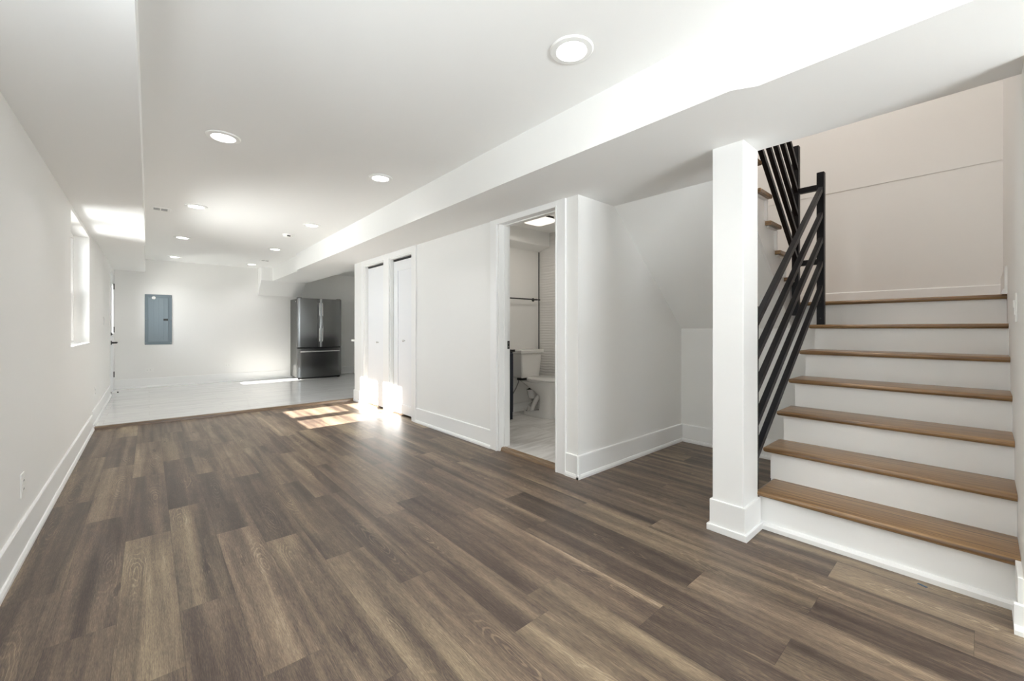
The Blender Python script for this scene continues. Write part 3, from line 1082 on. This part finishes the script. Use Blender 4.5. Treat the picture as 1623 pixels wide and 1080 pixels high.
lamp_spots = [
    (1.458, 1.248, 'round recessed light nearest the viewer, beside the soffit corner above the stairs'),
    (0.373, 3.347, 'round recessed light nearest the viewer on the left side of the ceiling'),
    (1.477, 3.378, 'round recessed light along the soffit, second from the viewer'),
    (0.371, 5.431, 'round recessed light beside the ceiling vent by the window soffit'),
    (1.513, 5.483, 'round recessed light along the soffit, just nearer than the smoke detector'),
    (0.352, 7.421, 'round recessed light second from the back wall in the left row'),
    (1.526, 7.525, 'round recessed light just beyond the smoke detector'),
    (0.344, 9.495, 'round recessed light closest to the back wall above the electrical panel'),
    (1.536, 9.602, 'round recessed light closest to the back wall near the fridge bulkhead'),
    (0.373, 1.25, 'round recessed light over the left near side of the room'),
    (0.373, -1.2, 'added recessed light behind the viewer on the left'),  # this lamp and the next are unseen, added for extra light
    (1.458, -1.2, 'added recessed light behind the viewer on the right'),
]
src = None
for x, y, lab in lamp_spots:
    if src is None:
        src = make_downlight((x, y, CEI), lab)
    else:
        copy_thing(src, (x, y, CEI), lab)

# smoke detector
sd = thing('smoke_detector', (1.42, 6.25, CEI), 'round white smoke detector on the ceiling', 'smoke detector')
make('body', MB().lathe([(0.066, 0.0), (0.066, -0.010), (0.060, -0.014), (0.057, -0.030), (0.045, -0.038), (0.001, -0.039)], (1.42, 6.25, CEI), n=32), M_PLATE, parent=sd, smooth=True)
make('sensor_slot', MB().box(1.40, 1.44, 6.186, 6.20, CEI - 0.034, CEI - 0.020), M_DARKSLOT, parent=sd)


# ceiling registers
def ceiling_vent(x, y, wx, wy, label):
    t = thing('ceiling_vent', (x, y, CEI), label, 'air vent', 'ceiling air vents')
    mb = MB()
    f = 0.028
    mb.box(x - wx / 2, x + wx / 2, y - wy / 2, y - wy / 2 + f, CEI - 0.008, CEI).box(x - wx / 2, x + wx / 2, y + wy / 2 - f, y + wy / 2, CEI - 0.008, CEI)
    mb.box(x - wx / 2, x - wx / 2 + f, y - wy / 2 + f, y + wy / 2 - f, CEI - 0.008, CEI).box(x + wx / 2 - f, x + wx / 2, y - wy / 2 + f, y + wy / 2 - f, CEI - 0.008, CEI)
    mb.box(x - 0.006, x + 0.006, y - wy / 2 + f, y + wy / 2 - f, CEI - 0.008, CEI)
    make('frame', mb, M_PLATE, parent=t, bevel=0.002)
    make('backing', MB().box(x - wx / 2 + f, x + wx / 2 - f, y - wy / 2 + f, y + wy / 2 - f, CEI - 0.0075, CEI - 0.0005), M_VENTG, parent=t)
    n = 3
    mb = MB()
    for k in range(1, n):
        yy = y - wy / 2 + f + (wy - 2 * f) * k / n
        mb.box(x - wx / 2 + f, x + wx / 2 - f, yy - 0.003, yy + 0.003, CEI - 0.0085, CEI - 0.007)
    make('louvre', mb, M_PLATE2, parent=t)


ceiling_vent(0.092, 5.80, 0.17, 0.15, 'small white ceiling vent beside the left soffit near the window')
ceiling_vent(1.64, 8.90, 0.17, 0.15, 'small grey-slotted ceiling vent near the refrigerator bulkhead')


# ================================================================== WALL PLATES
def wall_plate(name, c, axis, d, w, h, kind, label, cat, group=None):
    """axis 0: plate on an x-wall (w along y), axis 1: plate on a y-wall (w along x). d = direction off the wall."""
    t = thing(name, c, label, cat, group)

    def bx(mb, u0, u1, z0, z1, a, b):
        if axis == 0:
            return mb.box(c[0] + a * d, c[0] + b * d, c[1] + u0, c[1] + u1, c[2] + z0, c[2] + z1)
        return mb.box(c[0] + u0, c[0] + u1, c[1] + a * d, c[1] + b * d, c[2] + z0, c[2] + z1)
    make('cover_plate', bx(MB(), -w / 2, w / 2, -h / 2, h / 2, 0.0, 0.006), M_PLATE, parent=t, bevel=0.002)
    if kind == 'switch':
        r = MB()
        bx(r, -0.017, 0.017, -0.033, 0.0, 0.006, 0.009)
        bx(r, -0.017, 0.017, 0.0, 0.033, 0.006, 0.012)
        make('rocker', r, M_PLATE, parent=t, bevel=0.001)
    else:
        hor = w > h
        for s in (-1, 1):
            du, dz = (s * 0.021, 0) if hor else (0, s * 0.021)
            sk = make('socket', bx(MB(), du - 0.015, du + 0.015, dz - 0.014, dz + 0.014, 0.006, 0.008), M_PLATE2 if kind == 'dark' else M_PLATE, parent=t, bevel=0.003)
            sl = MB()
            for q in (-0.006, 0.006):
                if hor:
                    bx(sl, du - 0.004, du + 0.004, dz + q - 0.001, dz + q + 0.001, 0.008, 0.0086)
                else:
                    bx(sl, du + q - 0.001, du + q + 0.001, dz - 0.004, dz + 0.004, 0.008, 0.0086)
            make('slot', sl, M_DARKSLOT, parent=sk)
    return t


wall_plate('wall_outlet', (LX, 3.143, 0.345), 0, 1, 0.072, 0.117, 'outlet', 'white wall outlet low on the left wall nearest the viewer', 'outlet', 'wall outlets')
wall_plate('wall_outlet', (LX, 6.81, 0.387), 0, 1, 0.072, 0.117, 'outlet', 'white wall outlet low on the left wall near the back door', 'outlet', 'wall outlets')
wall_plate('wall_outlet', (0.0, BY, 0.352), 1, -1, 0.125, 0.075, 'outlet', 'sideways wall outlet below the electrical panel', 'outlet', 'wall outlets')
wall_plate('wall_outlet', (1.21, BY, 0.372), 1, -1, 0.125, 0.075, 'outlet', 'sideways wall outlet midway along the back wall', 'outlet', 'wall outlets')
wall_plate('light_switch', (LX, 8.05, 1.225), 0, 1, 0.072, 0.117, 'switch', 'white light switch on the left wall just before the back door', 'switch', 'light switches')
wall_plate('light_switch', (RX, 6.24, 1.216), 0, -1, 0.072, 0.117, 'switch', 'white light switch at the wall end left of the closet doors', 'switch', 'light switches')
wall_plate('light_switch', (2.90, SRY, 1.213), 1, 1, 0.075, 0.130, 'switch', 'white rocker switch on the wall right of the stairs', 'switch', 'light switches')

# ================================================================== ELECTRICAL PANEL
ep = thing('electrical_panel', (0.135, BY, 0.82), 'grey steel electrical panel on the back wall', 'electrical panel')
px0, px1, pz0, pz1 = -0.059, 0.328, 0.82, 1.754
mb = MB()
yb = BY - 0.001
mb.prism([(px0, pz0), (px1, pz0), (px1, pz1), (px0, pz1)], 1, yb, yb - 0.012)
make('cover', mb, M_PANEL_SHADED, parent=ep, bevel=0.004)
dr = make('door', MB().box(px0 + 0.050, px1 - 0.052, yb - 0.019, yb - 0.012, pz0 + 0.055, pz1 - 0.055), M_PANEL, parent=ep, bevel=0.004)
mb = MB()
for q in range(1, 4):
    x = px0 + 0.050 + (px1 - px0 - 0.102) * (q / 4)
    mb.box(x - 0.003, x + 0.003, yb - 0.0215, yb - 0.019, pz0 + 0.08, pz1 - 0.08)
make('rib', mb, M_PANEL, parent=dr, bevel=0.001)
make('latch', MB().box(px1 - 0.125, px1 - 0.058, yb - 0.026, yb - 0.019, 1.268, 1.302), M_BLACKP, parent=ep, bevel=0.002)
st2 = make('sticker', MB().lathe([(0.028, 0), (0.028, -0.0012), (0.0005, -0.0013)], (px0 + 0.125, yb - 0.019, pz1 - 0.062), axis=1, n=20), M_PLATE, parent=ep)
st2['label'] = 'small white sticker at the top of the panel'
for x in (px0 + 0.016, px1 - 0.016):
    for z in (pz0 + 0.03, (pz0 + pz1) / 2, pz1 - 0.03):
        make('screw', MB().lathe([(0.007, 0), (0.006, -0.003), (0.0005, -0.004)], (x, yb - 0.012, z), axis=1, n=12), M_KNOB, parent=ep)

# ================================================================== REFRIGERATOR
FXA, FXB, FYF, FYB = 2.355, 3.262, 9.545, 10.15
fr = thing('refrigerator', ((FXA + FXB) / 2, 9.85, KZ), 'dark stainless French-door refrigerator in the kitchen corner', 'refrigerator')
make('body', MB().box(FXA + 0.004, FXB - 0.004, FYF + 0.075, FYB, KZ + 0.05, 1.752), M_STEELS, parent=fr, bevel=0.006)


def curved_front(x0, x1, z0, z1, bow, yb, seg=14, wob=0.0):
    """door with a gently bowed stainless front; yb = rear plane."""
    nz = 10
    mb = MB()
    rows = []
    for j in range(nz + 1):
        z = z0 + (z1 - z0) * j / nz
        ring = []
        for i in range(seg + 1):
            x = x0 + (x1 - x0) * i / seg
            u = (x - FXA) / (FXB - FXA) * 2 - 1
            edge = min(x - x0, x1 - x) / 0.012
            e = 0.010 * (1 - min(1, edge)) ** 2
            y = FYF + bow * u * u + e + wob * math.sin(3.1 * j / nz + i * 0.35)
            ring.append((x, y, z))
        ring += [(x1, yb, z), (x0, yb, z)]
        rows.append(ring)
    mb.loft(rows)
    return mb


YR = FYF + 0.072
for (x0, x1, hx) in ((FXA, 2.8035, 2.782), (2.8085, FXB, 2.842)):
    dd = make('door', curved_front(x0, x1, 0.718, 1.768, 0.016, YR, wob=0.0012), M_STEEL, parent=fr, smooth=True, angle=50)
    path = [(hx, FYF + 0.004, 1.675), (hx, FYF - 0.030, 1.672), (hx, FYF - 0.048, 1.63), (hx, FYF - 0.056, 1.40), (hx, FYF - 0.056, 1.12), (hx, FYF - 0.048, 0.885), (hx, FYF - 0.030, 0.838), (hx, FYF + 0.004, 0.835)]
    hh = make('handle', MB().tube(path, 0.0125, n=12), M_CHROME, parent=dd, smooth=True, angle=60)
    hh['label'] = 'long bright vertical door handle'
dw = make('freezer_drawer', curved_front(FXA, FXB, 0.075, 0.694, 0.016, YR, seg=22, wob=0.001), M_STEEL, parent=fr, smooth=True, angle=50)
path = [(FXA + 0.06, FYF + 0.012, 0.628), (FXA + 0.06, FYF - 0.035, 0.628), (FXA + 0.10, FYF - 0.045, 0.628), (2.81, FYF - 0.052, 0.628), (FXB - 0.10, FYF - 0.045, 0.628), (FXB - 0.06, FYF - 0.035, 0.628), (FXB - 0.06, FYF + 0.012, 0.628)]
hh = make('handle', MB().tube(path, 0.0135, n=12), M_CHROME, parent=dw, smooth=True, angle=60)
hh['label'] = 'bright horizontal drawer handle'
make('gasket', MB().box(FXA + 0.01, FXB - 0.01, FYF + 0.03, FYF + 0.078, 0.690, 0.722), M_BLACKP, parent=fr)
make('kick_plate', MB().box(FXA + 0.02, FXB - 0.02, FYF + 0.05, FYF + 0.09, KZ + 0.012, 0.085), M_BLACKP, parent=fr)
for x in (FXA + 0.05, FXB - 0.05):
    make('foot', MB().lathe([(0.022, 0.0), (0.022, 0.03), (0.012, 0.032), (0.012, 0.055)], (x, FYF + 0.10, KZ), n=14), M_BLACKP, parent=fr)
    make('hinge_cover', MB().box(x - 0.04, x + 0.04, FYF + 0.03, FYF + 0.12, 1.7525, 1.783), M_STEELS, parent=fr, bevel=0.006)
bg = make('badge', MB().lathe([(0.014, 0.0), (0.014, -0.0015), (0.0005, -0.002)], (FXA + 0.004, FYF + 0.17, 1.70), axis=0, n=18), M_PLATE, parent=fr)
bg['label'] = 'tiny pale round sticker on the side'

# ================================================================== KITCHEN COUNTER behind the wall end
kc = thing('base_cabinet', (3.4, 6.85, KZ), 'charcoal base cabinet just showing past the wall end', 'cabinet')
make('body', MB().box(2.682, 4.15, 6.50, 7.22, KZ + 0.09, 0.895), M_CHAR, parent=kc, bevel=0.002)
make('toe_kick', MB().box(2.70, 4.15, 6.50, 7.16, KZ, KZ + 0.09), M_CHAR, parent=kc)
ct = make('countertop', MB().box(2.640, 4.17, 6.47, 7.25, 0.897, 0.932), M_PORC, origin=(3.4, 6.85, 0.897), bevel=0.004)
tag(ct, 'white countertop edge jutting past the wall beside the closets', 'countertop')

# door stop by the back door
ds = thing('door_stop', (LX + 0.006, 9.33, KZ + 0.05), 'black and chrome door stop low beside the back door', 'door stop')
make('rose', MB().lathe([(0.016, 0), (0.016, 0.006), (0.008, 0.010), (0.0005, 0.010)], (LX + 0.006, 9.33, KZ + 0.05), axis=0, n=16), M_BLACKP, parent=ds)
make('stem', MB().tube([(LX + 0.01, 9.33, KZ + 0.05), (LX + 0.085, 9.33, KZ + 0.05)], 0.006, n=10), M_CHROME, parent=ds)
make('tip', MB().lathe([(0.011, 0), (0.012, 0.008), (0.010, 0.018), (0.0005, 0.019)], (LX + 0.083, 9.33, KZ + 0.05), axis=0, n=14), M_BLACKP, parent=ds)

# ================================================================== BATHROOM
TX = 3.70
tl = thing('toilet', (TX, 3.7, KZ), 'white two-piece toilet seen through the bathroom doorway', 'toilet')


def oval(cx, y0, y1, hw, z, n=40, p=2.3):
    cy, ly = (y0 + y1) / 2, (y1 - y0) / 2
    out = []
    for k in range(n):
        a = 2 * math.pi * k / n
        c, s = math.cos(a), math.sin(a)
        out.append((cx + hw * math.copysign(abs(c) ** (2 / p), c), cy + ly * math.copysign(abs(s) ** (2 / p), s), z))
    return out


mb = MB()
mb.loft([oval(TX, 3.42, 3.93, 0.120, KZ, p=3), oval(TX, 3.42, 3.93, 0.120, KZ + 0.018, p=3), oval(TX, 3.43, 3.92, 0.110, KZ + 0.032, p=3),
         oval(TX, 3.425, 3.655, 0.100, KZ + 0.075, p=2.6), oval(TX, 3.43, 3.645, 0.098, KZ + 0.20, p=2.5), oval(TX, 3.42, 3.66, 0.108, KZ + 0.265, p=2.4),
         oval(TX, 3.39, 3.74, 0.140, KZ + 0.315, p=2.3), oval(TX, 3.355, 3.86, 0.172, KZ + 0.37, p=2.3), oval(TX, 3.335, 3.97, 0.186, KZ + 0.415, p=2.3),
         oval(TX, 3.33, 4.0, 0.188, KZ + 0.43, p=2.3)])
# trapway and back post
mb.tube([(TX, 3.82, KZ + 0.39), (TX, 3.83, KZ + 0.31), (TX, 3.80, KZ + 0.20), (TX, 3.82, KZ + 0.10), (TX, 3.83, KZ + 0.02)], [0.085, 0.072, 0.060, 0.060, 0.070], n=18)
for s_ in (-1, 1):
    mb.tube([(TX + s_ * 0.05, 3.62, KZ + 0.29), (TX + s_ * 0.055, 3.68, KZ + 0.22), (TX + s_ * 0.052, 3.74, KZ + 0.13), (TX + s_ * 0.055, 3.77, KZ + 0.05)], [0.03, 0.032, 0.030, 0.028], n=14)
make('bowl', mb, M_PORC, parent=tl, smooth=True, angle=60)
for s in (-1, 1):
    make('bolt_cap', MB().lathe([(0.013, 0.0), (0.013, 0.012), (0.008, 0.022), (0.0005, 0.024)], (TX + s * 0.098, 3.86, KZ + 0.034), n=14), M_PORC, parent=tl, smooth=True)
make('seat', MB().loft([oval(TX, 3.325, 3.84, 0.188, KZ + 0.432), oval(TX, 3.32, 3.845, 0.191, KZ + 0.438), oval(TX, 3.32, 3.845, 0.191, KZ + 0.448), oval(TX, 3.326, 3.84, 0.187, KZ + 0.453)]), M_PORC, parent=tl, smooth=True)
make('lid', MB().loft([oval(TX, 3.322, 3.845, 0.188, KZ + 0.456), oval(TX, 3.318, 3.85, 0.191, KZ + 0.462), oval(TX, 3.325, 3.845, 0.186, KZ + 0.474), oval(TX, 3.36, 3.82, 0.16, KZ + 0.481)]), M_PORC, parent=tl, smooth=True)
mb = MB()
mb.loft([[(TX - 0.155, 3.845, 0.487), (TX + 0.155, 3.845, 0.487), (TX + 0.165, 4.035, 0.487), (TX - 0.165, 4.035, 0.487)],
         [(TX - 0.182, 3.828, 0.80), (TX + 0.182, 3.828, 0.80), (TX + 0.192, 4.038, 0.80), (TX - 0.192, 4.038, 0.80)]])
make('tank', mb, M_PORC, parent=tl, bevel=0.018, smooth=True, seg=3)
make('tank_lid', MB().box(TX - 0.203, TX + 0.203, 3.812, 4.042, 0.801, 0.848), M_PORC, parent=tl, bevel=0.010, seg=3)
make('tank_bolt', MB().box(TX - 0.17, TX - 0.05, 3.87, 3.93, 0.462, 0.490), M_BLACKP, parent=tl, bevel=0.003)
hp = [(TX - 0.14, 3.93, 0.47), (TX - 0.145, 3.93, 0.43), (TX - 0.165, 3.95, 0.36), (TX - 0.205, 3.98, 0.27), (TX - 0.215, 4.0, 0.21), (TX - 0.205, 4.02, 0.17)]
make('supply_hose', MB().tube(hp, 0.006, n=10), M_VENTG, parent=tl, smooth=True)
make('shutoff_valve', MB().lathe([(0.018, 0), (0.018, -0.006), (0.010, -0.010), (0.010, -0.04), (0.0005, -0.041)], (TX - 0.205, 4.045, 0.165), axis=1, n=14), M_KNOB, parent=tl)

va = thing('bathroom_vanity', (2.98, 3.88, KZ), 'dark navy bathroom vanity edge left of the toilet', 'vanity')
make('cabinet_body', MB().box(2.66, 3.283, 3.73, 4.036, KZ + 0.0, 0.838), M_NAVY, parent=va, bevel=0.002)
dv = make('door', MB().box(2.68, 3.275, 3.712, 3.73, KZ + 0.09, 0.82), M_NAVY, parent=va, bevel=0.002)
make('countertop', MB().box(2.65, 3.297, 3.70, 4.036, 0.840, 0.868), M_BLACKP, parent=va, bevel=0.002)

tb = thing('towel_bar', (3.7, 4.05, 1.51), 'slim black towel bar on the wall above the toilet', 'towel bar')
make('bar', MB().tube([(3.38, 3.985, 1.51), (4.0, 3.985, 1.51)], 0.0085, n=12), M_BLACKP, parent=tb, smooth=True)
for x in (3.44, 3.93):
    make('mount', MB().lathe([(0.024, 0), (0.024, -0.008), (0.010, -0.012), (0.010, -0.055), (0.013, -0.066), (0.0005, -0.078)], (x, 4.05, 1.51), axis=1, n=20), M_BLACKP, parent=tb, smooth=True)

bl = thing('bathroom_ceiling_light', (3.36, 3.36, CEI), 'square glowing flush ceiling light in the bathroom', 'ceiling light')
make('base_pan', MB().box(3.36 - 0.12, 3.36 + 0.12, 3.36 - 0.12, 3.36 + 0.12, CEI - 0.035, CEI), M_BLACKP, parent=bl, bevel=0.004)


def rsq(cx, cy, h, z, n=40, p=5):
    return [(cx + h * math.copysign(abs(math.cos(2 * math.pi * k / n)) ** (2 / p), math.cos(2 * math.pi * k / n)),
             cy + h * math.copysign(abs(math.sin(2 * math.pi * k / n)) ** (2 / p), math.sin(2 * math.pi * k / n)), z) for k in range(n)]


make('diffuser', MB().loft([rsq(3.36, 3.36, 0.150, CEI - 0.036), rsq(3.36, 3.36, 0.155, CEI - 0.046), rsq(3.36, 3.36, 0.135, CEI - 0.066), rsq(3.36, 3.36, 0.09, CEI - 0.080), rsq(3.36, 3.36, 0.03, CEI - 0.085)]), M_BATHLENS, parent=bl, smooth=True)
area('bath_lamp', (3.36, 3.30, CEI - 0.10), (0, 0, -1), 0.26, 0.26, 2.5, (1, 0.93, 0.84))

# small blue tape scrap by the first riser
tape = make('tape_scrap', MB().prism([(2.522, 0.165), (2.530, 0.160), (2.541, 0.190), (2.532, 0.193)], 2, 0.0005, 0.002), M_BLUE, origin=(2.53, 0.177, 0.0))
tag(tape, 'tiny scrap of blue tape on the floor in front of the first stair', 'tape scrap')

# stairwell lamp, on the ceiling high above the stairs
area('stair_lamp', (3.2, 1.1, 4.95), (0, 0, -1), 0.5, 0.5, STAIR_POWER, (1.0, 0.945, 0.90))
